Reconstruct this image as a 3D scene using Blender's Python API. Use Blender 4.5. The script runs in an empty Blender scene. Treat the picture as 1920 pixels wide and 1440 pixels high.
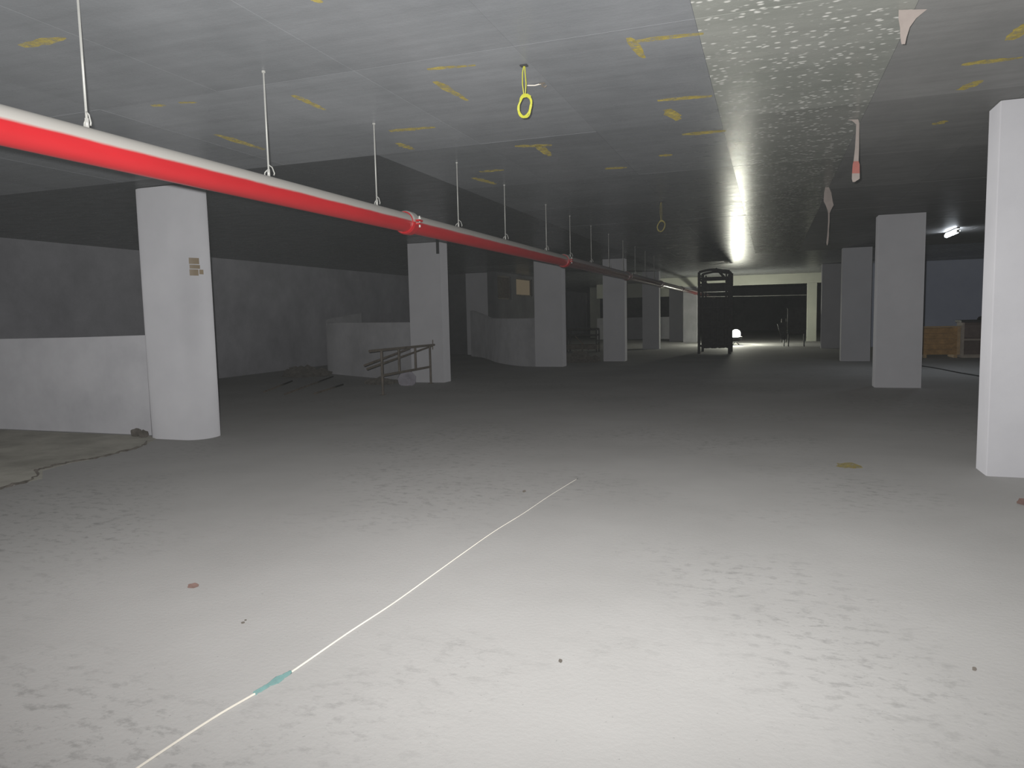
import bpy, bmesh, math, random
from mathutils import Vector, Matrix

sc = bpy.context.scene
COL = sc.collection
R = math.radians

# ------------------------------------------------------------------ camera
CAM_H = 1.55
PITCH, ROLL, YAW, FPX = 0.093, -0.022, -0.341, 1365.0
fw = Vector((math.sin(YAW) * math.cos(PITCH), math.cos(YAW) * math.cos(PITCH), -math.sin(PITCH)))
rt = Vector((math.cos(YAW), -math.sin(YAW), 0.0))
up = rt.cross(fw)
rt, up = math.cos(ROLL) * rt + math.sin(ROLL) * up, -math.sin(ROLL) * rt + math.cos(ROLL) * up
cam_d = bpy.data.cameras.new('camera')
cam_d.sensor_width = 36.0
cam_d.lens = FPX * 36.0 / 1920.0
cam_d.clip_start, cam_d.clip_end = 0.05, 300
cam = bpy.data.objects.new('camera', cam_d)
COL.objects.link(cam)
CAM_M = Matrix(((rt.x, up.x, -fw.x, 0), (rt.y, up.y, -fw.y, 0), (rt.z, up.z, -fw.z, CAM_H), (0, 0, 0, 1)))
cam.matrix_world = CAM_M
sc.camera = cam

# ------------------------------------------------------------------ world, exposure
w = bpy.data.worlds.new('world')
sc.world = w
w.use_nodes = True
w.node_tree.nodes['Background'].inputs[0].default_value = (0.75, 0.85, 1.0, 1)
w.node_tree.nodes['Background'].inputs[1].default_value = 0.05
vsn = w.node_tree.nodes.new('ShaderNodeVolumeScatter')     # thin builders' dust hanging in the air
vsn.inputs['Density'].default_value = 1.25e-4
vsn.inputs['Color'].default_value = (.95, 1, 1, 1)
w.node_tree.links.new(vsn.outputs[0], w.node_tree.nodes['World Output'].inputs['Volume'])
vs = sc.view_settings
vs.view_transform = 'Standard'
vs.look = 'None'
vs.exposure = 0.0
vs.gamma = 1.0
vs.use_curve_mapping = False
sc.cycles.max_bounces = 4
sc.cycles.diffuse_bounces = 2
sc.cycles.glossy_bounces = 2

# ------------------------------------------------------------------ the photographer's flash
FLASH_W = 3350.0
fl = bpy.data.lights.new('camera_flash', 'POINT')
fl.energy = FLASH_W
fl.color = (1.0, 0.985, 0.96)
fl.shadow_soft_size = 0.02
fl.use_nodes = True
fo = bpy.data.objects.new('camera_flash', fl)
COL.objects.link(fo)
FT = 7.0   # the flash head points a little above the lens axis
fo.matrix_world = CAM_M @ Matrix.Translation((-0.05, 0.06, -0.03)) @ Matrix.Rotation(R(-3.5), 4, 'Y') @ Matrix.Rotation(R(FT), 4, 'X')
nt = fl.node_tree
em = [n for n in nt.nodes if n.type == 'EMISSION'][0]
tc = nt.nodes.new('ShaderNodeTexCoord')
sp = nt.nodes.new('ShaderNodeSeparateXYZ')
nt.links.new(tc.outputs['Normal'], sp.inputs[0])
def lmath(op, a, b=None):
    n = nt.nodes.new('ShaderNodeMath'); n.operation = op
    for i, v in enumerate((a, b)):
        if v is None: continue
        if isinstance(v, (int, float)): n.inputs[i].default_value = v
        else: nt.links.new(v, n.inputs[i])
    return n.outputs[0]
zz = lmath('MAXIMUM', lmath('ABSOLUTE', sp.outputs['Z']), 0.02)
tx = lmath('DIVIDE', lmath('DIVIDE', sp.outputs['X'], zz), 2.1)
ty = lmath('DIVIDE', lmath('DIVIDE', sp.outputs['Y'], zz), 0.56)
ee = lmath('POWER', 2.71828, lmath('MULTIPLY', lmath('ADD', lmath('MULTIPLY', tx, tx), lmath('MULTIPLY', ty, ty)), -1.0))
nt.links.new(ee, em.inputs['Strength'])

# ------------------------------------------------------------------ helpers
rng = random.Random(7)

def new_mesh(bm, name, smooth=False):
    me = bpy.data.meshes.new(name)
    bmesh.ops.recalc_face_normals(bm, faces=bm.faces)
    if smooth:
        for f in bm.faces: f.smooth = True
    bm.to_mesh(me); bm.free()
    return me

def link(o, parent=None):
    COL.objects.link(o)
    if parent is not None: o.parent = parent
    return o

def obj(name, bm, mat, parent=None, smooth=False):
    me = new_mesh(bm, name, smooth)
    if mat: me.materials.append(mat)
    return link(bpy.data.objects.new(name, me), parent)

def obj_me(name, me, parent=None):
    return link(bpy.data.objects.new(name, me), parent)

def tag(o, label, cat, group=None):
    o['label'] = label; o['category'] = cat
    if group: o['group'] = group
    return o

def thing(name, label, cat, loc=(0, 0, 0), rz=0.0, group=None):
    o = bpy.data.objects.new(name, None)
    o.empty_display_size = 0.1
    COL.objects.link(o)
    o.location = loc; o.rotation_euler = (0, 0, rz)
    return tag(o, label, cat, group)

def struct(o):
    o['kind'] = 'structure'
    return o

def box(bm, x0, x1, y0, y1, z0, z1, bev=0.0, seg=1):
    ret = bmesh.ops.create_cube(bm, size=1.0)
    vs_ = ret['verts']
    for v in vs_:
        v.co = Vector(((x0 + x1) / 2 + v.co.x * (x1 - x0), (y0 + y1) / 2 + v.co.y * (y1 - y0), (z0 + z1) / 2 + v.co.z * (z1 - z0)))
    if bev > 0:
        es = list({e for v in vs_ for e in v.link_edges})
        bmesh.ops.bevel(bm, geom=es, offset=bev, segments=seg, profile=0.5, affect='EDGES')
    return bm

def bx(*a, **k):
    return box(bmesh.new(), *a, **k)

def tube(bm, pts, r, n=8, closed=False, cap=True):
    pts = [Vector(p) for p in pts]
    rings = []
    N = len(pts)
    prev = None
    for i, p in enumerate(pts):
        if closed: d = pts[(i + 1) % N] - pts[i - 1]
        elif i == 0: d = pts[1] - p
        elif i == N - 1: d = p - pts[i - 1]
        else: d = pts[i + 1] - pts[i - 1]
        d.normalize()
        if prev is None:
            a = Vector((0, 0, 1)) if abs(d.z) < 0.9 else Vector((1, 0, 0))
            u = d.cross(a).normalized()
        else:
            u = (prev - d * prev.dot(d)).normalized()
        prev = u
        v = d.cross(u)
        rr = r[i] if isinstance(r, (list, tuple)) else r
        rings.append([bm.verts.new(p + (u * math.cos(t) + v * math.sin(t)) * rr) for t in [2 * math.pi * k / n for k in range(n)]])
    rng_ = range(N) if closed else range(N - 1)
    for i in rng_:
        A, B = rings[i], rings[(i + 1) % N]
        for k in range(n):
            bm.faces.new((A[k], A[(k + 1) % n], B[(k + 1) % n], B[k]))
    if cap and not closed:
        bm.faces.new(rings[0]); bm.faces.new(rings[-1])
    return bm

def tb(pts, r, n=8, **k):
    return tube(bmesh.new(), pts, r, n, **k)

def prism(bm, poly, z0, z1, poly_top=None):
    pt = poly_top or poly
    A = [bm.verts.new((x, y, z0)) for x, y in poly]
    B = [bm.verts.new((x, y, z1)) for x, y in pt]
    n = len(poly)
    for i in range(n):
        bm.faces.new((A[i], A[(i + 1) % n], B[(i + 1) % n], B[i]))
    bm.faces.new(A); bm.faces.new(B)
    return bm

def ribbon_wall(path, thick, heights, base=0.0):
    """thick wall following a plan path, with a top height at each point"""
    bm = bmesh.new()
    n = len(path)
    P = [Vector((p[0], p[1], 0)) for p in path]
    rows = []
    for i in range(n):
        d = (P[min(i + 1, n - 1)] - P[max(i - 1, 0)]).normalized()
        s = Vector((d.y, -d.x, 0)) * (thick / 2)
        h = heights[i] if isinstance(heights, (list, tuple)) else heights
        a, b = P[i] + s, P[i] - s
        rows.append([bm.verts.new((a.x, a.y, base)), bm.verts.new((a.x, a.y, h)), bm.verts.new((b.x, b.y, h)), bm.verts.new((b.x, b.y, base))])
    for i in range(n - 1):
        A, B = rows[i], rows[i + 1]
        for k in range(4):
            bm.faces.new((A[k], A[(k + 1) % 4], B[(k + 1) % 4], B[k]))
    bm.faces.new(rows[0]); bm.faces.new(rows[-1])
    return bm

def lump(bm, c, rx, ry, rz, seed, sub=2, rough=0.35):
    g = random.Random(seed)
    ret = bmesh.ops.create_icosphere(bm, subdivisions=sub, radius=1.0)
    for v in ret['verts']:
        k = 1 + (g.random() - 0.5) * rough
        v.co = Vector((c[0] + v.co.x * rx * k, c[1] + v.co.y * ry * k, max(c[2] + v.co.z * rz * k, 0.0)))
    return bm

# ------------------------------------------------------------------ materials
class NT:
    def __init__(s, name):
        s.m = bpy.data.materials.new(name); s.m.use_nodes = True
        s.t = s.m.node_tree
        s.b = s.t.nodes['Principled BSDF']
        s.b.inputs['Diffuse Roughness'].default_value = 1.0
    def n(s, typ, **k):
        nd = s.t.nodes.new(typ)
        for a, v in k.items(): setattr(nd, a, v)
        return nd
    def l(s, a, b): s.t.links.new(a, b)
    def coord(s, kind='Object', scale=(1, 1, 1)):
        c = s.n('ShaderNodeTexCoord'); m = s.n('ShaderNodeMapping'); m.inputs['Scale'].default_value = scale
        s.l(c.outputs[kind], m.inputs[0]); return m.outputs[0]
    def pos(s, scale=(1, 1, 1)):
        c = s.n('ShaderNodeNewGeometry'); m = s.n('ShaderNodeMapping'); m.inputs['Scale'].default_value = scale
        s.l(c.outputs['Position'], m.inputs[0]); return m.outputs[0]
    def noise(s, vec, scale, detail=4, rough=0.6):
        nd = s.n('ShaderNodeTexNoise'); nd.inputs['Scale'].default_value = scale
        nd.inputs['Detail'].default_value = detail; nd.inputs['Roughness'].default_value = rough
        s.l(vec, nd.inputs['Vector']); return nd.outputs['Fac']
    def ramp(s, fac, stops):
        r = s.n('ShaderNodeValToRGB'); e = r.color_ramp.elements
        while len(e) < len(stops): e.new(0.5)
        for i, (p, c) in enumerate(stops):
            e[i].position = p; e[i].color = (c, c, c, 1) if isinstance(c, (int, float)) else (*c, 1)
        s.l(fac, r.inputs[0]); return r.outputs[0]
    def mix(s, fac, a, b, blend='MIX'):
        m = s.n('ShaderNodeMix', data_type='RGBA', blend_type=blend)
        for sock, v in ((m.inputs[0], fac), (m.inputs[6], a), (m.inputs[7], b)):
            if isinstance(v, (int, float)): sock.default_value = v
            elif isinstance(v, tuple): sock.default_value = (*v, 1)
            else: s.l(v, sock)
        return m.outputs[2]
    def bump(s, h, strength=0.2, dist=0.01):
        b = s.n('ShaderNodeBump'); b.inputs['Strength'].default_value = strength; b.inputs['Distance'].default_value = dist
        s.l(h, b.inputs['Height']); s.l(b.outputs[0], s.b.inputs['Normal'])
    def color(s, c):
        if isinstance(c, tuple): s.b.inputs['Base Color'].default_value = (*c, 1)
        else: s.l(c, s.b.inputs['Base Color'])
    def rough(s, v):
        if isinstance(v, (int, float)): s.b.inputs['Roughness'].default_value = v
        else: s.l(v, s.b.inputs['Roughness'])

def mottled(name, c0, c1, scale=2.0, rough=0.8, bump=0.1, fine=60, spec=0.3, metal=0.0):
    t = NT(name); p = t.pos()
    t.color(t.ramp(t.noise(p, scale, 6, 0.65), [(0.3, c0), (0.7, c1)]))
    t.rough(rough); t.b.inputs['Specular IOR Level'].default_value = spec
    t.b.inputs['Metallic'].default_value = metal
    if bump: t.bump(t.noise(p, fine, 3), bump, 0.01)
    return t.m

# floor: pale grey cement coat with dark scuffs
t = NT('floor_cement'); p = t.pos()
base = t.ramp(t.noise(p, 0.55, 5, 0.6), [(0.3, (0.425, 0.42, 0.412)), (0.7, (0.50, 0.495, 0.487))])
scuff = t.ramp(t.noise(t.pos((9, 14, 1)), 1.0, 4, 0.7), [(0.52, 1.0), (0.62, 0.76), (0.72, 0.60)])
where = t.ramp(t.noise(p, 0.42, 2, 0.5), [(0.46, 0.0), (0.60, 1.0)])
col = t.mix(t.mix(1.0, where, (0.75, 0.75, 0.75), 'MULTIPLY'), base, t.mix(1.0, base, scuff, 'MULTIPLY'))
fleck = t.ramp(t.noise(p, 55, 2, 0.5), [(0.24, 0.78), (0.30, 1.0)])
col = t.mix(1.0, col, fleck, 'MULTIPLY')
t.color(col); t.rough(0.85); t.b.inputs['Specular IOR Level'].default_value = 0.2
t.bump(t.noise(p, 40, 4), 0.12, 0.01)
t.b.inputs['Diffuse Roughness'].default_value = 0.05
M_FLOOR = t.m

M_SCREED = mottled('raw_screed', (0.11, 0.107, 0.095), (0.19, 0.185, 0.165), 1.6, 0.95, 0.4, 25)
M_MORTAR = mottled('mortar_crumbs', (0.05, 0.046, 0.04), (0.11, 0.10, 0.09), 9, 0.95, 0.5, 60)
M_PILLAR = mottled('pillar_paint', (0.36, 0.36, 0.38), (0.40, 0.40, 0.42), 1.3, 0.75, 0.05, 120)
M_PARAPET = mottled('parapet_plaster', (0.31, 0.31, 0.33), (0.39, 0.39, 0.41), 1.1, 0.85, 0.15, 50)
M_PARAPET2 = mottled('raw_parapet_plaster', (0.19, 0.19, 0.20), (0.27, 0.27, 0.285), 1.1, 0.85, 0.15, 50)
M_WALL = mottled('old_wall_plaster', (0.165, 0.165, 0.18), (0.255, 0.255, 0.275), 0.8, 0.9, 0.15, 30)
M_DARKWALL = mottled('dark_concrete', (0.07, 0.07, 0.075), (0.12, 0.12, 0.125), 0.7, 0.9, 0.15, 30)
M_BLUEWALL = mottled('bluish_wall_paint', (0.45, 0.49, 0.60), (0.53, 0.57, 0.67), 0.7, 0.85, 0.08, 40)
M_BEAM = mottled('beam_plaster', (0.40, 0.41, 0.36), (0.48, 0.49, 0.43), 0.9, 0.85, 0.1, 40)

def ceiling_mat(name, k0, k1, rough0, rough1, flecks=False):
    t = NT(name); p = t.pos()
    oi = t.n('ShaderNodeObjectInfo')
    base = t.ramp(t.noise(t.pos((1.0, 0.6, 1)), 1.0, 6, 0.62), [(0.28, k0), (0.72, k1)])
    streak = t.ramp(t.noise(t.pos((0.8, 7, 1)), 1.2, 4, 0.6), [(0.3, 0.90), (0.7, 1.06)])
    col = t.mix(1.0, base, streak, 'MULTIPLY')
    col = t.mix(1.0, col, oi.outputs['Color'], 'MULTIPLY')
    if flecks:
        # pale short lime dashes left on the smooth strip
        vo = t.n('ShaderNodeTexVoronoi'); vo.inputs['Scale'].default_value = 1.0
        mp = t.pos((15, 24, 1)); t.l(mp, vo.inputs['Vector'])
        d = t.ramp(vo.outputs['Distance'], [(0.20, 1.0), (0.36, 0.0)])
        pick = t.ramp(t.noise(t.pos((5, 9, 1)), 1.0, 3), [(0.46, 0.0), (0.54, 1.0)])
        f = t.mix(1.0, d, pick, 'MULTIPLY')
        col = t.mix(f, col, (0.60, 0.60, 0.57))
    t.color(col)
    t.rough(t.ramp(t.noise(t.pos((2, 5, 1)), 1.2, 4), [(0.3, rough0), (0.7, rough1)]))
    t.b.inputs['Specular IOR Level'].default_value = 0.065
    h = t.mix(0.5, t.noise(t.pos((6, 16, 1)), 1.0, 4), t.noise(p, 45, 3))
    t.bump(h, 0.2, 0.01)
    t.b.inputs['Diffuse Roughness'].default_value = 0.1
    return t.m

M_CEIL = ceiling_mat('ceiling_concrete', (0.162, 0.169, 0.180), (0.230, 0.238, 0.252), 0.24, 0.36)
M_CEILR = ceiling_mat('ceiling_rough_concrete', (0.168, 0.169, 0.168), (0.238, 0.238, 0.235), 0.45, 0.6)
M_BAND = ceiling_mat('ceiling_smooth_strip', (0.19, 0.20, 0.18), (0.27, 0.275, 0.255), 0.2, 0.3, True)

t = NT('yellow_spray'); p = t.pos()
t.color(t.ramp(t.noise(p, 9, 4), [(0.3, (0.20, 0.155, 0.02)), (0.7, (0.30, 0.24, 0.05))])); t.rough(0.8)
a = t.ramp(t.noise(p, 26, 4, 0.7), [(0.34, 0.0), (0.64, 0.62)])
t.l(a, t.b.inputs['Alpha'])
M_YELLOW = t.m

# red pipe, pale dust lying on its upper side
def pipe_mat(name, ca, cb, cd_, rr):
  t = NT(name)
  g = t.n('ShaderNodeNewGeometry'); s_ = t.n('ShaderNodeSeparateXYZ'); t.l(g.outputs['Normal'], s_.inputs[0])
  nz = t.n('ShaderNodeMath', operation='MULTIPLY_ADD'); t.l(t.noise(t.pos((6, 1.2, 6)), 2.0, 4), nz.inputs[0]); nz.inputs[1].default_value = 0.16
  t.l(s_.outputs['Z'], nz.inputs[2])
  dust = t.ramp(nz.outputs[0], [(0.08, 0.0), (0.24, 1.0)])
  red = t.ramp(t.noise(t.pos((3, 0.7, 3)), 1.5, 3), [(0.3, ca), (0.7, cb)])
  t.color(t.mix(dust, red, cd_))
  r_ = t.ramp(dust, [(0.0, rr), (1.0, 0.9)]); t.rough(r_)
  t.b.inputs['Diffuse Roughness'].default_value = 0.1
  return t.m
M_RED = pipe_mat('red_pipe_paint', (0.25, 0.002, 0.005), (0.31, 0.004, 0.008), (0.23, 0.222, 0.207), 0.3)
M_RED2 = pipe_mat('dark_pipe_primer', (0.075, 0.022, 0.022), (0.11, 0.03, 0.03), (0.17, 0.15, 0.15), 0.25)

def plain(name, c, rough=0.5, metal=0.0, var=0.25):
    c0 = tuple(x * (1 - var) for x in c); c1 = tuple(min(1, x * (1 + var)) for x in c)
    return mottled(name, c0, c1, 6.0, rough, 0.05, 80, 0.4, metal)

M_ZINC = plain('zinc_steel', (0.30, 0.30, 0.285), 0.5, 0.3, 0.1)
M_STEEL = plain('rusty_steel', (0.10, 0.085, 0.07), 0.6, 0.3, 0.35)
M_SCAF = plain('scaffold_steel', (0.035, 0.032, 0.032), 0.75, 0.1, 0.3)
M_WIRE = plain('yellow_wire', (0.34, 0.34, 0.03), 0.45, 0, 0.1)
M_WIRE2 = plain('dull_yellow_wire', (0.20, 0.17, 0.05), 0.6, 0, 0.15)  # darker, browner yellow for the second coil
M_TAPEW = plain('pale_tape', (0.22, 0.19, 0.175), 0.8, 0, 0.12)
M_TAPER = plain('red_tape_end', (0.25, 0.085, 0.07), 0.8, 0, 0.15)
M_CORD = plain('white_cord', (0.50, 0.475, 0.425), 0.7, 0, 0.08)
M_TEAL = plain('teal_tape', (0.12, 0.21, 0.205), 0.6, 0, 0.2)
M_BRICK = plain('brick_red', (0.12, 0.078, 0.068), 0.9, 0, 0.3)
M_STONE = plain('dark_stone', (0.09, 0.08, 0.07), 0.9, 0, 0.3)
M_BROWNTAPE = plain('brown_tape', (0.19, 0.15, 0.10), 0.6, 0, 0.15)
M_WOOD = plain('crate_board', (0.36, 0.22, 0.09), 0.75, 0, 0.3)
M_WOODEDGE = plain('crate_batten', (0.42, 0.30, 0.17), 0.75, 0, 0.2)
M_BLACK = plain('black_plastic', (0.02, 0.02, 0.022), 0.5, 0, 0.2)
M_CAB = plain('cabinet_panel', (0.14, 0.11, 0.10), 0.7, 0, 0.2)
M_CABEDGE = plain('cabinet_frame', (0.34, 0.30, 0.26), 0.7, 0, 0.15)
M_BAG = plain('grey_sack', (0.22, 0.21, 0.24), 0.9, 0, 0.2)
M_GLASSY = plain('tinted_pane', (0.07, 0.055, 0.045), 0.2, 0, 0.2)

def emit(name, c, s):
    m = bpy.data.materials.new(name); m.use_nodes = True
    n = m.node_tree.nodes; n.remove(n['Principled BSDF'])
    e = n.new('ShaderNodeEmission'); e.inputs[0].default_value = (*c, 1); e.inputs[1].default_value = s
    m.node_tree.links.new(e.outputs[0], n['Material Output'].inputs[0])
    return m
M_BULB = emit('floodlight_glow', (1.0, 1.0, 0.84), 330)
M_TUBE = emit('tube_glow', (0.86, 0.92, 1.0), 38)
M_LITPANE = emit('lit_pane_glow', (1.0, 0.80, 0.52), 0.085)

# ------------------------------------------------------------------ setting
H = 3.331
XL, XR, YN, YF = -14.45, 14.0, -5.0, 60.0
floor = struct(obj('floor', bx(XL - .3, XR + .3, YN, YF + .3, -0.25, 0.0), M_FLOOR))
screed = obj('raw_screed', prism(bmesh.new(), [(XL, 3.0), (-7.02, 3.0), (-6.97, 4.6), (-7.0, 5.3), (-7.38, 5.6), (-7.46, 6.0), (-7.40, 6.25), (-7.43, 6.6), (-7.5, 7.0), (-7.8, 7.55), (-8.0, 7.72), (XL, 7.72)], 0.0, 0.006), M_SCREED, floor)
screed['label'] = 'darker raw screed along the low parapet'
g = random.Random(3)
ed = [(-7.02, 3.6), (-6.96, 4.4), (-6.96, 4.83), (-7.0, 5.15), (-7.2, 5.42), (-7.44, 5.55), (-7.46, 5.75), (-7.48, 6.0), (-7.41, 6.21), (-7.43, 6.6), (-7.5, 7.03), (-7.75, 7.4)]
pp = []
for i in range(len(ed) - 1):
    for k in range(6):
        f = k / 6
        pp.append((ed[i][0] + (ed[i + 1][0] - ed[i][0]) * f + g.uniform(-.03, .03), ed[i][1] + (ed[i + 1][1] - ed[i][1]) * f, 0.012))
ridge = obj('mortar_ridge', tube(bmesh.new(), pp, [g.uniform(.004, .017) for _ in pp], 6), M_MORTAR, floor)
ridge['label'] = 'ragged mortar edge of the screed'
spot = bmesh.new()
pts = [(0.75 + .13 * math.cos(a) * g.uniform(.5, 1.2), 7.81 + .2 * math.sin(a) * g.uniform(.5, 1.2)) for a in [k * .52 for k in range(12)]]
prism(spot, pts, 0.0, 0.002)
so = obj('paint_spot', spot, M_YELLOW, floor); so['label'] = 'faint yellow paint spot'

# ceiling slab with the imprint of each formwork panel
ceiling = struct(obj('ceiling', bx(XL - .3, XR + .3, YN, YF + .3, H + .004, H + .4), M_CEIL))
ceiling.color = (.62, .62, .62, 1)  # far slab colour lowered to carry the fading of the flash with distance
xs = [-0.45, -1.62, -2.84]
while xs[-1] > XL + 1.3: xs.append(xs[-1] - 1.21)
xs = [XL] + sorted(xs) + [0.80]
while xs[-1] < XR - 1.3: xs.append(xs[-1] + 1.21)
xs.append(XR)
ys = [-0.2, 2.3, 4.75, 7.2, 9.6, 12.0, 14.55, 16.95, 19.35, 21.75, 24.15]
gp = random.Random(11)
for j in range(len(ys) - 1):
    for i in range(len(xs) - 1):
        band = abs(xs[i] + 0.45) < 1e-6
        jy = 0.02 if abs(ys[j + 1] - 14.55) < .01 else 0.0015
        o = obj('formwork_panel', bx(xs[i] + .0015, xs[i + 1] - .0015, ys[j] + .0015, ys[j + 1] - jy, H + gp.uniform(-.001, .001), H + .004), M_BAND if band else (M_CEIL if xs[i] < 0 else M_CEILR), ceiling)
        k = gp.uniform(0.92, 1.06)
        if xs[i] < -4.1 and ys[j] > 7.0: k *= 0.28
        elif ys[j] > 11.9: k *= 0.62  # deeper rows painted darker, flash fall-off put into the panel tone
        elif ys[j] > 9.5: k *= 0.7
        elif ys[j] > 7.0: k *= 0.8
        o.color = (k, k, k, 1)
MARKS = [(-4.51,3.51,-4.14,3.52,0.135),(-3.58,5.05,-3.58,5.50,0.106),(-2.34,4.92,-1.99,4.98,0.085),(-2.41,5.19,-2.37,5.74,0.117),(-3.43,6.34,-2.98,6.39,0.157),(-3.60,6.80,-3.58,7.12,0.153),(-4.98,5.78,-4.97,6.47,0.156),(-4.79,4.83,-4.68,4.86,0.099),(-4.53,4.85,-4.39,4.90,0.078),(-2.42,3.62,-2.39,3.69,0.071),(-0.88,4.89,-0.85,5.31,0.100),(-0.87,4.97,-0.42,5.01,0.120),(-0.91,6.38,-0.47,6.44,0.151),(-0.87,6.69,-0.82,7.10,0.180),(-0.85,7.68,-0.43,7.70,0.180),(-2.55,7.44,-2.18,7.56,0.221),(-2.32,7.50,-2.34,8.05,0.170),(-3.39,8.54,-3.08,8.55,0.266),(-3.61,8.86,-3.51,9.41,0.251),(1.32,6.38,1.70,6.39,0.136),(1.47,7.11,1.56,6.88,0.262),(1.50,5.94,1.54,5.62,0.206),(1.50,8.33,1.58,8.20,0.289),(-1.93,9.03,-1.67,9.08,0.204),(-1.21,8.58,-1.06,8.59,0.171)]
gm = random.Random(5)
for (x0, y0, x1, y1, wd) in MARKS:
    d = Vector((x1 - x0, y1 - y0)); L = d.length; d.normalize(); n_ = Vector((-d.y, d.x))
    wd = min(wd * 0.62, 0.11)
    N = 9; A, B = [], []
    for k in range(N):
        f = k / (N - 1); hw = wd / 2 * (0.35 + 0.65 * math.sin(math.pi * min(1, .12 + f * .85))) * gm.uniform(.75, 1.2)
        c = Vector((x0, y0)) + d * (L * f) + n_ * gm.uniform(-.08, .08) * wd
        A.append((c + n_ * hw)[:]); B.append((c - n_ * hw)[:])
    o = obj('paint_mark', prism(bmesh.new(), A + B[::-1], H - .0030, H - .0012), M_YELLOW, ceiling)
ceiling['label'] = 'grey concrete ceiling with formwork imprints and yellow marks'

struct(obj('wall_left', bx(XL - .3, XL, YN, YF, 0, H + .004), M_WALL))
struct(obj('wall_back', bx(XL, XR, YF, YF + .3, 0, H + .004), M_DARKWALL))
struct(obj('wall_right', bx(XR, XR + .3, YN, YF, 0, H + .004), M_WALL))
struct(obj('wall_side_room', bx(3.6, XR, 32.5, 32.8, 0, H + .004), M_BLUEWALL))
struct(obj('wall_ramp', bx(XL, -11.8, 28.2, 28.5, 0, H + .004), M_DARKWALL))
# the inner wall with two high windows, behind the ramp
wi = bmesh.new()
WX0, WX1 = -10.6, -10.3
for (a, b, c, d) in ((27.2, 27.55, 0, H), (27.55, 29.2, 0, 2.24), (27.55, 29.2, 3.2, H), (29.2, 29.85, 0, H), (29.85, 32.1, 0, 2.42), (29.85, 32.1, 3.2, H), (32.1, 35.0, 0, H)):
    box(wi, WX0, WX1, a, b, c, d)
struct(obj('wall_inner', wi, M_DARKWALL))
for nm, (a, b, c, d), pm in (('window_1', (27.55, 29.2, 2.24, 3.2), M_GLASSY), ('window_2', (29.85, 32.1, 2.42, 3.2), M_LITPANE)):
    wf = bmesh.new()
    box(wf, -10.46, -10.36, a, a + .06, c, d); box(wf, -10.46, -10.36, b - .06, b, c, d)
    box(wf, -10.46, -10.36, a + .06, b - .06, c, c + .06); box(wf, -10.46, -10.36, a + .06, b - .06, d - .06, d)
    wo = struct(obj(nm, wf, M_STEEL))
    obj('pane', bx(-10.43, -10.41, a + .06, b - .06, c + .06, d - .06), pm, wo)
# far portal: beam over the two lit pillars
struct(obj('trim_1', bx(-6.2, 3.2, 38.65, 39.1, 2.85, H + .008, bev=.01), M_BEAM))
struct(obj('trim_2', bx(-10.0, -5.6, 44.0, 44.3, 2.5, H + .008, bev=.01), M_BEAM))

# ------------------------------------------------------------------ pillars
def rrect(x0, x1, y0, y1, r, n=5):
    out = []
    for cx, cy, a0 in ((x1 - r, y0 + r, -90), (x1 - r, y1 - r, 0), (x0 + r, y1 - r, 90), (x0 + r, y0 + r, 180)):
        for k in range(n + 1):
            a = R(a0 + 90 * k / n); out.append((cx + r * math.cos(a), cy + r * math.sin(a)))
    return out

def pillar(x0, x1, y0, y1, label, r=0.02, mat=None, top=None):
    cx, cy = (x0 + x1) / 2, (y0 + y1) / 2
    def loc(p): return [(x - cx, y - cy) for x, y in p]
    base = rrect(x0, x1, y0, y1, r, 6 if r > .05 else 2)
    tp = rrect(*top, r, 6 if r > .05 else 2) if top else None
    bm = prism(bmesh.new(), loc(base), 0, H - .006, loc(tp) if tp else None)
    o = obj('concrete_pillar', bm, mat or M_PILLAR)
    if r > .05:
        for f in o.data.polygons: f.use_smooth = abs(f.normal.z) < .5
    o.location = (cx, cy, 0)
    return tag(o, label, 'pillar')

P1 = pillar(-8.04, -7.09, 7.58, 8.14, 'rounded pale grey pillar with brown tape patch, at end of low parapet', 0.25)
pillar(-8.20, -7.34, 15.82, 16.24, 'pale grey pillar behind the rusty steel guard frame')
pillar(-6.72, -5.84, 21.1, 21.5, 'pale grey pillar joining the curved parapet of the ramp')
pillar(-5.16, -4.44, 23.6, 24.0, 'pale grey pillar beside the dark bench frame, with a rubble heap at its foot')
pillar(-5.2, -4.48, 31.7, 32.1, 'dim pillar between the rubble-foot pillar and the bluish dark pillar')
pillar(-5.12, -4.42, 40.0, 40.4, 'bluish dark pillar just behind the portal beam', mat=M_PILLAR)
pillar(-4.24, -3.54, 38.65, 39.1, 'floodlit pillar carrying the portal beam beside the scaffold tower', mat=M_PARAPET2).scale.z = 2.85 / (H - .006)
pillar(1.72, 2.16, 38.65, 39.1, 'narrow floodlit pillar carrying the portal beam beside the tool cabinet', mat=M_BEAM).scale.z = 2.85 / (H - .006)
pillar(1.88, 2.72, 7.60, 7.98, 'wide pale pillar standing beside the red brick piece')
pillar(1.95, 2.76, 15.75, 16.15, 'pale pillar between wide brick-side pillar and the wooden crate')
pillar(2.00, 2.79, 23.65, 24.05, 'dim pale pillar, third in the row along the hanging tapes')
pillar(1.93, 2.72, 31.5, 31.9, 'dim bluish pillar, fourth in the row along the hanging tapes, before the portal')
pillar(-11.75, -10.62, 27.7, 28.1, 'dim pillar rising behind the curved ramp parapet')
pillar(-11.3, -10.7, 47.7, 48.1, 'greenish far pillar deep behind the dark bench frame', mat=M_BEAM)
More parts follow.
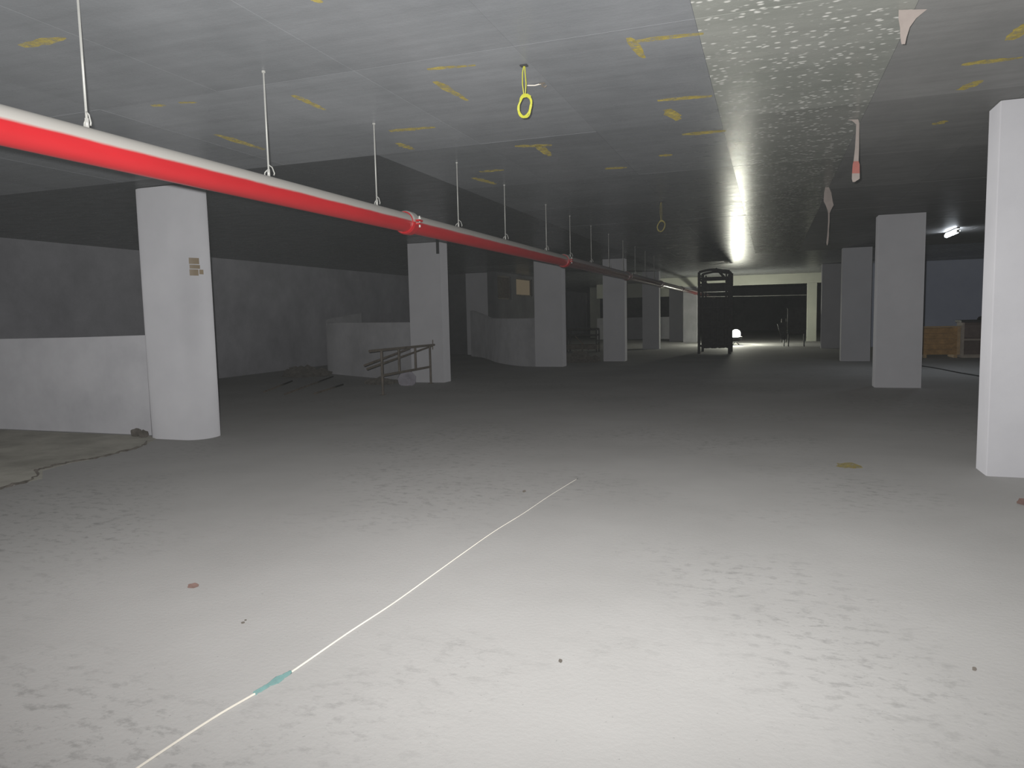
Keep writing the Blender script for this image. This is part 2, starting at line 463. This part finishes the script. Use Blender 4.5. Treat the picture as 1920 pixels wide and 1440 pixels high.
# brown tape patch on the rounded pillar
def on_p1(a, z, off):   # a = angle round the front right corner of the pillar
    return Vector((-7.34 + (.25 + off) * math.cos(R(a)) - P1.location.x, 7.83 + (.25 + off) * math.sin(R(a)) - P1.location.y, z))
for (a0, a1, z0, z1) in ((-42, -12, 2.32, 2.40), (-41, -10, 2.26, 2.31), (-42, -16, 2.17, 2.25), (-13, 2, 2.19, 2.25)):
    bm = bmesh.new(); vv = []
    for k in range(7):
        a = a0 + (a1 - a0) * k / 6
        vv.append([bm.verts.new(on_p1(a, z, o_)) for z, o_ in ((z0, -.002), (z1, -.002), (z1, .003), (z0, .003))])
    for k in range(6):
        for q in range(4): bm.faces.new((vv[k][q], vv[k][(q + 1) % 4], vv[k + 1][(q + 1) % 4], vv[k + 1][q]))
    bm.faces.new(vv[0]); bm.faces.new(vv[-1])
    o = obj('tape_patch', bm, M_BROWNTAPE, P1); o['label'] = 'brown tape patch'
tag(obj('iron_bracket', bx(-7.42, -7.36, 15.78, 15.82, 3.05, H - .006), M_BLACK), 'short black iron bar at the top of pillar behind guard frame', 'bracket')

# ------------------------------------------------------------------ ramp parapets
def parapet(path, th, hs, label, mat=None):
    bm = ribbon_wall(path, th, hs)
    es = [e for e in bm.edges if len(e.link_faces) == 2 and e.calc_face_angle() > 1.0 and e.verts[0].co.z > .5 and e.verts[1].co.z > .5]
    bmesh.ops.recalc_face_normals(bm, faces=bm.faces)
    bmesh.ops.bevel(bm, geom=es, offset=.015, segments=2, affect='EDGES')
    return tag(obj('parapet_wall', bm, mat or M_PARAPET), label, 'parapet')
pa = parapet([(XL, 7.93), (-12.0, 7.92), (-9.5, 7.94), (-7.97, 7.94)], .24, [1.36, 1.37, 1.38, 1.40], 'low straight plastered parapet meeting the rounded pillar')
o = obj('plaster_fillet', tb([(-7.96, 7.82, 0.02), (-7.98, 7.83, .7), (-8.01, 7.84, 1.385)], [.05, .065, .055], 8), M_PILLAR, pa, smooth=True)
def smooth_path(pts, n=6):
    P = [Vector(p) for p in pts]; out = []
    for i in range(len(P) - 1):
        p0, p1, p2, p3 = P[max(i - 1, 0)], P[i], P[i + 1], P[min(i + 2, len(P) - 1)]
        for k in range(n):
            t_ = k / n
            out.append(0.5 * ((2 * p1) + (-p0 + p2) * t_ + (2 * p0 - 5 * p1 + 4 * p2 - p3) * t_ ** 2 + (-p0 + 3 * p1 - 3 * p2 + p3) * t_ ** 3))
    out.append(P[-1]); return out
q = smooth_path([(-8.19, 16.25, 1.45), (-9.9, 17.05, 1.46), (-11.2, 17.75, 1.47), (-12.05, 18.3, 1.47), (-12.45, 18.95, 1.58), (-12.5, 19.6, 1.66), (-12.3, 20.3, 1.74)])
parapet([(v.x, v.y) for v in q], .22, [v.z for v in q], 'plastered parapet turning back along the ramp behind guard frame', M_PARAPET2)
q = smooth_path([(-6.70, 21.2, 1.47), (-7.33, 21.5, 1.47), (-8.5, 22.9, 1.48), (-9.6, 24.8, 1.5), (-10.3, 25.9, 1.62), (-11.1, 26.8, 1.8)])
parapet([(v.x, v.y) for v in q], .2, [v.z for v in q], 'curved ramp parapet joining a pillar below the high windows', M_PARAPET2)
parapet([(-10.0, 44.15), (-7.5, 44.15), (-5.6, 44.15)], .24, 1.3, 'far low parapet lit greenish beyond the pillars')

# ------------------------------------------------------------------ red pipe and its hangers
PX, PZ, PR = -3.42, 2.497, 0.094
pipe = thing('sprinkler_pipe', 'long red pipe with dust-white top hung under the ceiling', 'pipe', (PX, 0, PZ))
cy = [-5.0, 0.75, 6.62, 12.52, 18.5, 24.5, 30.5, 36.5, 42.5, 48.5, 54.0]
for i in range(len(cy) - 1):
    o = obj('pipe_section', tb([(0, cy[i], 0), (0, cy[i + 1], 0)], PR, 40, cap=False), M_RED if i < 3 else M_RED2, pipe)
    for f in o.data.polygons: f.use_smooth = True
def coupling_me():
    bm = bmesh.new()
    prof = [(-.075, PR + .001), (-.075, PR + .012), (-.05, PR + .022), (.05, PR + .022), (.075, PR + .012), (.075, PR + .001)]
    n = 32; rings = []
    for y, r in prof: rings.append([bm.verts.new((r * math.cos(2 * math.pi * k / n), y, r * math.sin(2 * math.pi * k / n))) for k in range(n)])
    for i in range(len(prof) - 1):
        for k in range(n): bm.faces.new((rings[i][k], rings[i][(k + 1) % n], rings[i + 1][(k + 1) % n], rings[i + 1][k]))
    for s in (-1, 1):
        box(bm, s * (PR + .018), s * (PR + .06), -.045, .045, -.028, -.004, bev=.006)
        box(bm, s * (PR + .018), s * (PR + .06), -.045, .045, .004, .028, bev=.006)
    me = new_mesh(bm, 'coupling'); me.materials.append(M_RED)
    for f in me.polygons: f.use_smooth = f.area < .0035 and False
    return me
cme = coupling_me()
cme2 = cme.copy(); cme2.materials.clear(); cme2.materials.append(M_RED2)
bb = bmesh.new(); tube(bb, [(0, 0, -.05), (0, 0, .06)], .009, 8); tube(bb, [(0, 0, .03), (0, 0, .042)], .015, 6)
bme = new_mesh(bb, 'bolt'); bme.materials.append(M_ZINC)
for y in cy[1:-1]:
    c = obj_me('coupling', cme if y < 13 else cme2, pipe); c.location = (0, y, 0)
    for s in (-1, 1):
        b = obj_me('bolt', bme, c); b.location = (s * (PR + .043), 0, 0)
HY = [1.3, 3.0, 4.49, 6.03, 7.90, 9.50, 11.45, 12.95, 14.6, 16.3, 18.0, 19.7, 21.4, 23.1]
rod_bm = bmesh.new()
tube(rod_bm, [(0, 0, 0.03), (0, 0, H - PZ - PR + .001 - .012)], .0062, 8)
rod_me = new_mesh(rod_bm, 'rod', True); rod_me.materials.append(M_ZINC)
cl = bmesh.new()
tube(cl, [(0, 0, .001), (0, 0, .05)], .010, 8)
tube(cl, [(0.0, 0, .085), (.03, 0, .062), (.045, 0, .02), (.04, 0, .006)], .004, 6)
tube(cl, [(-.012, 0, .045), (-.03, 0, .03), (-.034, 0, .007)], .004, 6)
cl_me = new_mesh(cl, 'clip', True); cl_me.materials.append(M_ZINC)
an = bmesh.new(); tube(an, [(0, 0, 0), (0, 0, .012)], .013, 8)
an_me = new_mesh(an, 'anchor'); an_me.materials.append(M_ZINC)
for y in HY:
    h_ = thing('pipe_hanger', 'thin zinc hanger rod with wire clip holding the red pipe', 'hanger', (PX, y, PZ + PR), R(rng.uniform(-25, 25)), 'hanger rods along the red pipe')
    if y == 6.03: h_['label'] = 'thin zinc hanger rod close to the bright red pipe coupling'
    if y == 12.95: h_['label'] = 'thin zinc hanger rod at coupling where pipe turns dark'
    obj_me('rod', rod_me, h_); obj_me('clip', cl_me, h_)
    o = obj_me('anchor', an_me, h_); o.location.z = H - PZ - PR - .015

# ------------------------------------------------------------------ wire coils, tapes and hooks on the ceiling
def coil(x, y, drop, rx, rz, turns, r, label, mat):
    t_ = thing('wire_coil', label, 'wire', (x, y, H - .004))
    bm = bmesh.new(); pts = []
    g = random.Random(int(x * 100 + y)); N = 26 * turns
    cz = -drop - rz
    for k in range(N + 1):
        a = math.pi / 2 + 2 * math.pi * k / 26
        wob = 1 + .09 * math.sin(k * .41 + 1)
        pts.append((rx * wob * math.cos(a) + .004 * math.sin(k * .7) + .15 * rz * math.sin(a) * .6, .02 * math.sin(k * .23) + g.uniform(-.003, .003), cz + rz * wob * math.sin(a)))
    tube(bm, pts, r, 6)
    obj('loop', bm, mat, t_, smooth=True)
    obj('strand', tb([(0.0, 0, 0), (-.012, 0, -.05), (-.014, 0, -drop * .6), (-.004, 0, -drop), pts[0]], r, 6), mat, t_, smooth=True)
    obj('strand', tb([(0.004, .004, 0), (.006, .004, -.05), (.012, .004, -drop * .6), (.004, .002, -drop), (pts[0][0] + .01, .006, pts[0][2])], r, 6), mat, t_, smooth=True)
    obj('knot', tb([(-.03, 0, cz + rz * .72), (-.012, 0, cz + rz * .98), (.02, 0, cz + rz * 1.0), (.045, 0, cz + rz * .8)], [.007, .013, .013, .008], 8), mat, t_, smooth=True)
    obj('hook', bx(-.028, .028, -.02, .02, -.008, .002, bev=.003), M_BLACK, t_)
    return t_
coil(-1.67, 5.11, .21, .052, .072, 4, .0038, 'bright yellow wire coil hanging from ceiling by the painted marks', M_WIRE)
coil(-1.67, 12.07, .30, .06, .085, 3, .003, 'dim yellow wire loop hanging near the ceiling joint', M_WIRE2)
hk = bmesh.new(); tube(hk, [(0, 0, 0), (0, 0, -.02), (.02, 0, -.032), (.035, 0, -.02)], .007, 6); box(hk, -.022, .022, -.015, .015, -.006, 0)
o = tag(obj('ceiling_hook', hk, M_STEEL), 'small dark hook in the ceiling behind bright wire coil', 'hook'); o.location = (-1.67, 5.55, H - .003)
wr = tb([(-.12, 0, -.002), (-.06, .004, -.008), (-.01, 0, -.004)], .004, 6)
obj('wire_stub', wr, M_CORD, o)

def tape(name_label, x, y, segs, mats):
    """hanging strip; segs: list of (z, width, dx, dy) from the ceiling down"""
    root = thing('hanging_tape', name_label, 'tape', (x, y, H - .004), 0, None)
    for (a, b, mt, pn) in mats:
        bm = bmesh.new(); rows = []
        for (z, wd, dx, dy) in segs[a:b + 1]:
            rows.append([bm.verts.new((dx - wd / 2, dy, z)), bm.verts.new((dx + wd / 2, dy + wd * .35, z)), bm.verts.new((dx + wd / 2, dy + wd * .35 + .003, z)), bm.verts.new((dx - wd / 2, dy + .003, z))])
        for i in range(len(rows) - 1):
            for k in range(4): bm.faces.new((rows[i][k], rows[i][(k + 1) % 4], rows[i + 1][(k + 1) % 4], rows[i + 1][k]))
        bm.faces.new(rows[0]); bm.faces.new(rows[-1])
        obj(pn, bm, mt, root)
    return root
tape('pale tape strip with red lower end hanging from ceiling', .75, 7.74,
     [(0, .09, -.03, 0), (-.012, .06, -.01, 0), (-.05, .028, .012, 0), (-.15, .03, .012, .004), (-.27, .036, .010, 0), (-.39, .045, .004, -.004), (-.42, .062, .006, 0), (-.50, .068, .006, .006), (-.55, .07, .006, .004), (-.58, .02, -.012, 0)],
     [(0, 5, M_TAPEW, 'strip'), (5, 7, M_TAPER, 'red_end'), (7, 9, M_TAPEW, 'tip')])
tape('frayed pale tape tapering to a thread below the ceiling', .79, 11.79,
     [(0, .05, -.02, 0), (-.08, .10, -.01, 0), (-.2, .125, .0, .01), (-.26, .11, .02, 0), (-.33, .05, .015, 0), (-.38, .022, .01, 0), (-.5, .02, .012, .005), (-.62, .016, .006, 0), (-.70, .022, .004, 0), (-.80, .026, -.004, 0), (-.84, .01, -.006, 0)],
     [(0, 5, M_TAPEW, 'flap'), (5, 10, M_TAPEW, 'thread')])
tape('short wide pale tape flap curling down at the smooth ceiling strip', .74, 5.08,
     [(0, .16, .05, 0), (-.05, .10, .02, 0), (-.10, .055, .008, .006), (-.16, .035, .0, 0), (-.20, .02, .0, 0)],
     [(0, 2, M_TAPEW, 'flap'), (2, 4, M_TAPEW, 'strip')])

# ------------------------------------------------------------------ lamps
tl = thing('tube_lamp', 'lit white tube lamp under the ceiling beyond wide pillar', 'lamp', (4.0, 19.75, H - .006))
obj('batten', bx(-.03, .03, -.62, .62, -.025, 0, bev=.006), M_ZINC, tl)
obj('tube', tb([(0, -.56, -.075), (0, .56, -.075)], .045, 16), M_TUBE, tl, smooth=True)
for s in (-1, 1): obj('lamp_holder', bx(-.03, .03, s * .59 - .03, s * .59 + .03, -.115, -.04, bev=.005), M_ZINC, tl)

LX, LY = -1.47, 35.2
fd = thing('floodlight', 'glaring white site floodlight standing on the floor', 'lamp', (LX, LY, 0))
bulb = bmesh.new(); bmesh.ops.create_uvsphere(bulb, u_segments=16, v_segments=10, radius=.2)
b_ = obj('bulb', bulb, M_BULB, fd, smooth=True); b_.location = (0, 0, .50)
bowl = bmesh.new(); prof = [(.05, .16), (.20, .20), (.26, .30), (.28, .38), (.29, .38), (.27, .29), (.21, .185), (.05, .145)]
n = 28; rings = [[bowl.verts.new((r * math.cos(2 * math.pi * k / n), r * math.sin(2 * math.pi * k / n), z)) for k in range(n)] for r, z in prof]
for i in range(len(prof)):
    A, B = rings[i], rings[(i + 1) % len(prof)]
    for k in range(n): bowl.faces.new((A[k], A[(k + 1) % n], B[(k + 1) % n], B[k]))
obj('reflector', bowl, M_BLACK, fd, smooth=True)
st = tb([(0, 0, .12), (0, 0, .29)], .035, 10)
obj('stem', st, M_BLACK, fd)
for k in range(4):
    a = R(45 + 90 * k)
    obj('leg', tb([(.02 * math.cos(a), .02 * math.sin(a), .14), (.2 * math.cos(a), .2 * math.sin(a), .012)], .012, 8), M_BLACK, fd)
# ------------------------------------------------------------------ scaffold tower
sf = thing('scaffold_tower', 'dark steel scaffold tower reaching up to the ceiling', 'scaffold', (-1.93, 28.6, 0))
for sy in (-.8, .8):
    for sx in (-.54, .54):
        lg = obj('leg', tb([(sx, sy, .0), (sx, sy, 3.0)], .05, 10), M_SCAF, sf)
        obj('ladder_rail', tb([(sx * .78, sy, .25), (sx * .78, sy, 2.95)], .03, 8), M_SCAF, sf)
    arch = [(-.54, sy, 3.0)] + [(-.54 + .96 * k / 8, sy, 3.0 + .08 * math.sin(math.pi * k / 8)) for k in range(1, 8)] + [(.54, sy, 3.0)]
    obj('top_arch', tb(arch, .045, 8), M_SCAF, sf)
    for z in (.3, 1.0, 1.7, 2.55, 2.78):
        obj('crossbar', tb([(-.54, sy, z), (.54, sy, z)], .04, 8), M_SCAF, sf)
    obj('knee_brace', tb([(-.54, sy, 2.75), (-.05, sy, 2.38)], .035, 8), M_SCAF, sf)
    obj('knee_brace', tb([(.05, sy, 3.12), (.54, sy, 2.55)], .035, 8), M_SCAF, sf)
for sx in (-.54, .54):
    obj('diagonal_brace', tb([(sx, -.8, .5), (sx, .8, 2.2)], .025, 8), M_SCAF, sf)
    obj('diagonal_brace', tb([(sx, .8, .5), (sx, -.8, 2.2)], .025, 8), M_SCAF, sf)
    obj('side_rail', tb([(sx, -.8, 2.9), (sx, .8, 2.9)], .03, 8), M_SCAF, sf)
for k in range(4):
    obj('deck_board', bx(-.52 + .265 * k, -.27 + .265 * k, -.95, .95, 2.30, 2.345, bev=.004), M_SCAF, sf)
for sy in (-.86, .86):
    obj('toe_board', bx(-.56, .56, sy - .02, sy + .02, 2.345, 2.50), M_SCAF, sf)

tp = bmesh.new(); rows = []
gq = random.Random(8)
for k in range(13):
    x = -.5 + k / 12.0
    y = .74 + .02 * math.sin(k * 1.7) + gq.uniform(-.006, .006)
    rows.append([tp.verts.new(v_) for v_ in ((x, y, .12 + gq.uniform(0, .05)), (x, y - .01, 2.06), (x, y, 2.06), (x, y + .01, .12 + gq.uniform(0, .05)))])
for k in range(12):
    for q_ in range(4): tp.faces.new((rows[k][q_], rows[k][(q_ + 1) % 4], rows[k + 1][(q_ + 1) % 4], rows[k + 1][q_]))
tp.faces.new(rows[0]); tp.faces.new(rows[-1])
o = obj('tarpaulin', tp, M_SCAF, sf); o['label'] = 'dark tarpaulin tied across the tower'

# ------------------------------------------------------------------ rusty guard frame by the ramp
gf = thing('guard_frame', 'rusty steel guard frame with rails standing before a pillar', 'frame', (-7.5, 14.3, 0), R(2.5))
obj('top_rail', tb([(0, -1.72, .925), (0, 1.75, .905)], .027, 10), M_STEEL, gf)
obj('lower_rail', tb([(0, -1.2, .40), (0, 1.25, .40)], .026, 10), M_STEEL, gf)
for y, z0 in ((-1.22, 0), (-.42, .4), (.42, .4), (1.25, 0)):
    obj('post', tb([(0, y, z0), (0, y, .915)], .026, 10), M_STEEL, gf)
obj('brace', tb([(-.16, -1.55, .56), (-.03, 1.45, .88)], .022, 8), M_STEEL, gf)
obj('brace', tb([(-.22, -1.55, .63), (-.04, .2, .88)], .022, 8), M_STEEL, gf)
obj('pin', tb([(0, 1.42, .80), (0, 1.44, 1.03)], .012, 6), M_STEEL, gf)
for y in (-1.22, 1.25): obj('foot_plate', bx(-.06, .06, y - .06, y + .06, 0, .008), M_STEEL, gf)

def pole(pts, r, label, group=None, mat=None, name='steel_pole'):
    return tag(obj(name, tb(pts, r, 8), mat or M_STEEL, smooth=True), label, 'pole', group)
pole([(-9.6, 12.75, .02), (-11.2, 17.0, .02)], .02, 'rusty pole on the floor, longest of those before the ramp parapet')
pole([(-9.0, 12.95, .02), (-9.55, 14.9, .02)], .02, 'short dark pole on the floor beside the guard frame')
pole([(-10.4, 13.1, .02), (-11.5, 15.6, .02)], .02, 'dark pole on floor in front of the rubble heap by left wall')
def heap(cx, cy_, n, spread, rad, label, seed, mat, cat='rubble'):
    g = random.Random(seed)
    root = thing('rubble_heap', label, cat, (cx, cy_, 0))
    mound = bmesh.new(); lump(mound, (0, 0, 0), spread * .8, spread * .6, rad * 1.1, seed, 3, .25)
    obj('mound', mound, mat, root)
    for k in range(n):
        a, r = g.uniform(0, 6.28), spread * math.sqrt(g.random())
        bm = bmesh.new(); s = rad * g.uniform(.3, .8)
        hz = max(0.0, rad * (1 - (r / spread) ** 1.3)) * .7
        lump(bm, (r * math.cos(a), r * math.sin(a) * .8, hz + s * .4), s, s * .8, s * .6, seed + k, 1, .5)
        obj('rubble_lump', bm, mat, root)
    return root
heap(-12.35, 17.3, 22, .8, .22, 'dark rubble heap where left wall meets the ramp parapet', 21, M_MORTAR)
heap(-5.85, 23.15, 18, .55, .32, 'dark rubble heap at the foot of a pillar', 31, M_MORTAR)
heap(-8.75, 15.3, 12, .4, .14, 'dark rubble spill beside the grey sack', 41, M_MORTAR)
sk = bmesh.new(); lump(sk, (0, 0, .14), .22, .18, .2, 5, 3, .14)
o = tag(obj('cement_sack', sk, M_BAG, smooth=True), 'crumpled grey sack on the floor behind guard frame', 'sack'); o.location = (-7.95, 15.1, 0)
for i, (x, y, s) in enumerate(((-8.25, 7.66, .08), (-8.08, 7.62, .07))):
    bm = bmesh.new(); lump(bm, (0, 0, s * .6), s, s * .7, s * .9, 60 + i, 2, .4)
    o = tag(obj('mortar_lump', bm, M_MORTAR), 'dark mortar lump between low parapet and rounded pillar', 'rubble', 'mortar lumps at the parapet end'); o.location = (x, y, 0.006)

# dark bench frame beside the pillar
bn = thing('bench_frame', 'dark steel bench frame with clutter standing far back beside pillar', 'bench', (-7.3, 29.5, 0))
for sx in (-.62, .62):
    for sy in (-.25, .25): obj('leg', tb([(sx, sy, 0), (sx, sy, .96)], .03, 8), M_SCAF, bn)
    obj('end_bar', tb([(sx, -.25, .93), (sx, .25, .93)], .03, 8), M_SCAF, bn)
for sy in (-.25, .25):
    obj('rail', tb([(-.62, sy, .95), (.62, sy, .95)], .035, 8), M_SCAF, bn)
    obj('rail', tb([(-.62, sy, .70), (.62, sy, .70)], .03, 8), M_SCAF, bn)
obj('diagonal_brace', tb([(-.3, -.25, .70), (.3, -.25, .1)], .02, 8), M_BRICK, bn)
obj('shelf', bx(-.66, .66, -.28, .28, .12, .32, bev=.01), M_STEEL, bn)

# ------------------------------------------------------------------ crate and cabinet by the bluish wall
cr = thing('wooden_crate', 'brown wooden crate standing on the floor beside open cabinet', 'crate', (4.86, 25.6, 0))
for k in range(5):
    obj('board', bx(-.5, .55, -.42, -.395, .10 + .162 * k, .255 + .162 * k, bev=.004), M_WOOD, cr)
    obj('board', bx(-.5, -.475, -.39, .42, .10 + .162 * k, .255 + .162 * k, bev=.004), M_WOOD, cr)
    obj('board', bx(.525, .55, -.39, .42, .10 + .162 * k, .255 + .162 * k, bev=.004), M_WOOD, cr)
for x in (-.5, .47): obj('batten', bx(x, x + .08, -.445, -.42, .10, .91, bev=.003), M_WOODEDGE, cr)
obj('lid', bx(-.52, .57, -.44, .44, .915, .945, bev=.005), M_WOODEDGE, cr)
for x in (-.42, .40): obj('skid', bx(x, x + .09, -.42, .42, 0, .10), M_WOODEDGE, cr)
cb = thing('open_cabinet', 'dark open cabinet with black top beside the wooden crate', 'cabinet', (5.95, 25.6, 0))
obj('side', bx(-.48, -.43, -.4, .35, .06, 1.06, bev=.004), M_CABEDGE, cb)
obj('side', bx(.43, .48, -.4, .35, .06, 1.06, bev=.004), M_CABEDGE, cb)
obj('back', bx(-.43, .43, .32, .35, .06, 1.06), M_CAB, cb)
obj('bottom', bx(-.48, .48, -.4, .35, .0, .06), M_CABEDGE, cb)
obj('shelf', bx(-.43, .43, -.38, .32, .52, .55), M_CABEDGE, cb)
obj('door', bx(-.43, .43, -.40, -.38, .62, .98), M_CAB, cb)
obj('top', bx(-.52, .52, -.43, .38, 1.06, 1.13, bev=.006), M_BLACK, cb)
bl = bmesh.new(); lump(bl, (0, 0, .05), .2, .14, .08, 9, 2, .3)
o = tag(obj('cloth_bundle', bl, M_BLACK, smooth=True), 'small black bundle lying on the cabinet top', 'bundle'); o.location = (6.1, 25.5, 1.13)
tag(obj('floor_cable', tb([(v.x, v.y, .012) for v in smooth_path([(3.4, 22.3, 0), (3.82, 21.36, 0), (4.01, 20.46, 0), (4.17, 19.33, 0), (4.35, 18.47, 0), (4.4, 17.4, 0)], 5)], .014, 6), M_BLACK, smooth=True), 'thin black cable on the floor in front of the crate', 'cable')

# ------------------------------------------------------------------ far end beyond the portal
tcb = thing('tool_cabinet', 'dark tool cabinet on tall legs silhouetted before the portal', 'cabinet', (1.07, 33.3, 0))
obj('body', bx(-.36, .36, -.22, .22, .54, 1.60, bev=.01), M_SCAF, tcb)
obj('top', bx(-.38, .38, -.25, .25, 1.60, 1.64), M_SCAF, tcb)
for sx in (-1, 1):
    for sy in (-1, 1): obj('leg', tb([(sx * .31, sy * .17, 0), (sx * .31, sy * .17, .55)], .022, 8), M_SCAF, tcb)
wb = thing('wheelbarrow', 'dark wheelbarrow tipped up beside the tool cabinet', 'wheelbarrow', (.50, 33.2, 0))
tub = bmesh.new(); A = [(-.03, -.12, .32), (.17, -.12, .32), (.17, .12, .34), (-.03, .12, .34)]; B = [(-.2, -.26, .98), (.15, -.26, 1.08), (.15, .22, 1.06), (-.2, .22, .95)]
va = [tub.verts.new(p_) for p_ in A]; vb = [tub.verts.new(p_) for p_ in B]
for i in range(4): tub.faces.new((va[i], va[(i + 1) % 4], vb[(i + 1) % 4], vb[i]))
tub.faces.new(va); tub.faces.new(vb)
obj('tub', tub, M_SCAF, wb)
wh = [(.08, .16 * math.cos(a), .182 + .16 * math.sin(a)) for a in [2 * math.pi * k / 20 for k in range(20)]]
obj('wheel', tb(wh, .022, 8, closed=True), M_BLACK, wb)
for sx in (-.02, .16): obj('handle', tb([(sx, .0, .18), (sx, -.05, 1.18)], .016, 8), M_STEEL, wb)
tag(obj('span_cable', tb([(-3.49, 38.9, 2.33), (-1.1, 38.9, 2.29), (1.73, 38.9, 2.27)], .012, 6), M_ZINC), 'thin pale cable stretched across the portal below its beam', 'cable')

# ------------------------------------------------------------------ things on the near floor
cp = smooth_path([(-2.09, 1.3, .005), (-2.07, 1.82, .005), (-2.045, 2.16, .005), (-2.01, 2.37, .005), (-1.98, 2.55, .005), (-1.955, 2.99, .005), (-1.92, 3.4, .005), (-1.90, 3.91, .005), (-1.885, 4.3, .005), (-1.86, 4.8, .005), (-1.81, 5.3, .005), (-1.77, 5.9, .005), (-1.70, 6.6, .005)], 6)
cd = thing('string_line', 'white cord lying across the floor with teal tape joint', 'cord', (0, 0, 0))
obj('cord', tb(cp, [.0042 if v.y < 2.6 else max(.0018, .0042 - (v.y - 2.6) * .0008) for v in cp], 6), M_CORD, cd, smooth=True)
gt = random.Random(2); tp_, tr_ = [], []
for k in range(15):
    f = k / 14; y = 2.37 + .2 * f
    x = -2.01 + .033 * f + gt.uniform(-.002, .002)
    tp_.append((x, y, .008)); tr_.append(.0085 + .006 * math.exp(-((f - .62) / .12) ** 2) * 1.3 + gt.uniform(-.001, .0015))
obj('tape_wrap', tb(tp_, tr_, 8), M_TEAL, cd, smooth=True)
obj('tape_flap', bx(-1.992, -1.972, 2.475, 2.515, .0, .016, bev=.003), M_TEAL, cd)
chips = [(-3.19, 3.29, .032, .013, M_BRICK, 'flat reddish brick chip on the floor beyond the cord'), (-2.55, 2.95, .009, .006, M_STONE, 'tiny dark crumb pair on floor beside the cord'),
         (-.87, 3.02, .012, .008, M_STONE, 'small dark pebble on bare floor right of the cord'), (1.91, 6.56, .075, .03, M_BRICK, 'red brick piece on the floor in front of the wide pillar'),
         (.84, 3.46, .012, .008, M_STONE, 'tiny brown pebble on the floor, well before the wide pillar'), (-2.03, 5.98, .018, .01, M_STONE, 'small dark chip on the floor beside the far end of the cord')]
for i, (x, y, s, h, m, lb) in enumerate(chips):
    bm = bmesh.new(); lump(bm, (0, 0, h * .7), s, s * .7, h, 80 + i, 2, .4)
    if 'pair' in lb: lump(bm, (.012, .03, h * .6), s * .8, s * .6, h * .8, 99, 1, .4)
    o = tag(obj('brick_chip' if m is M_BRICK else 'pebble', bm, m), lb, 'debris'); o.location = (x, y, 0); o.rotation_euler.z = rng.uniform(0, 3)
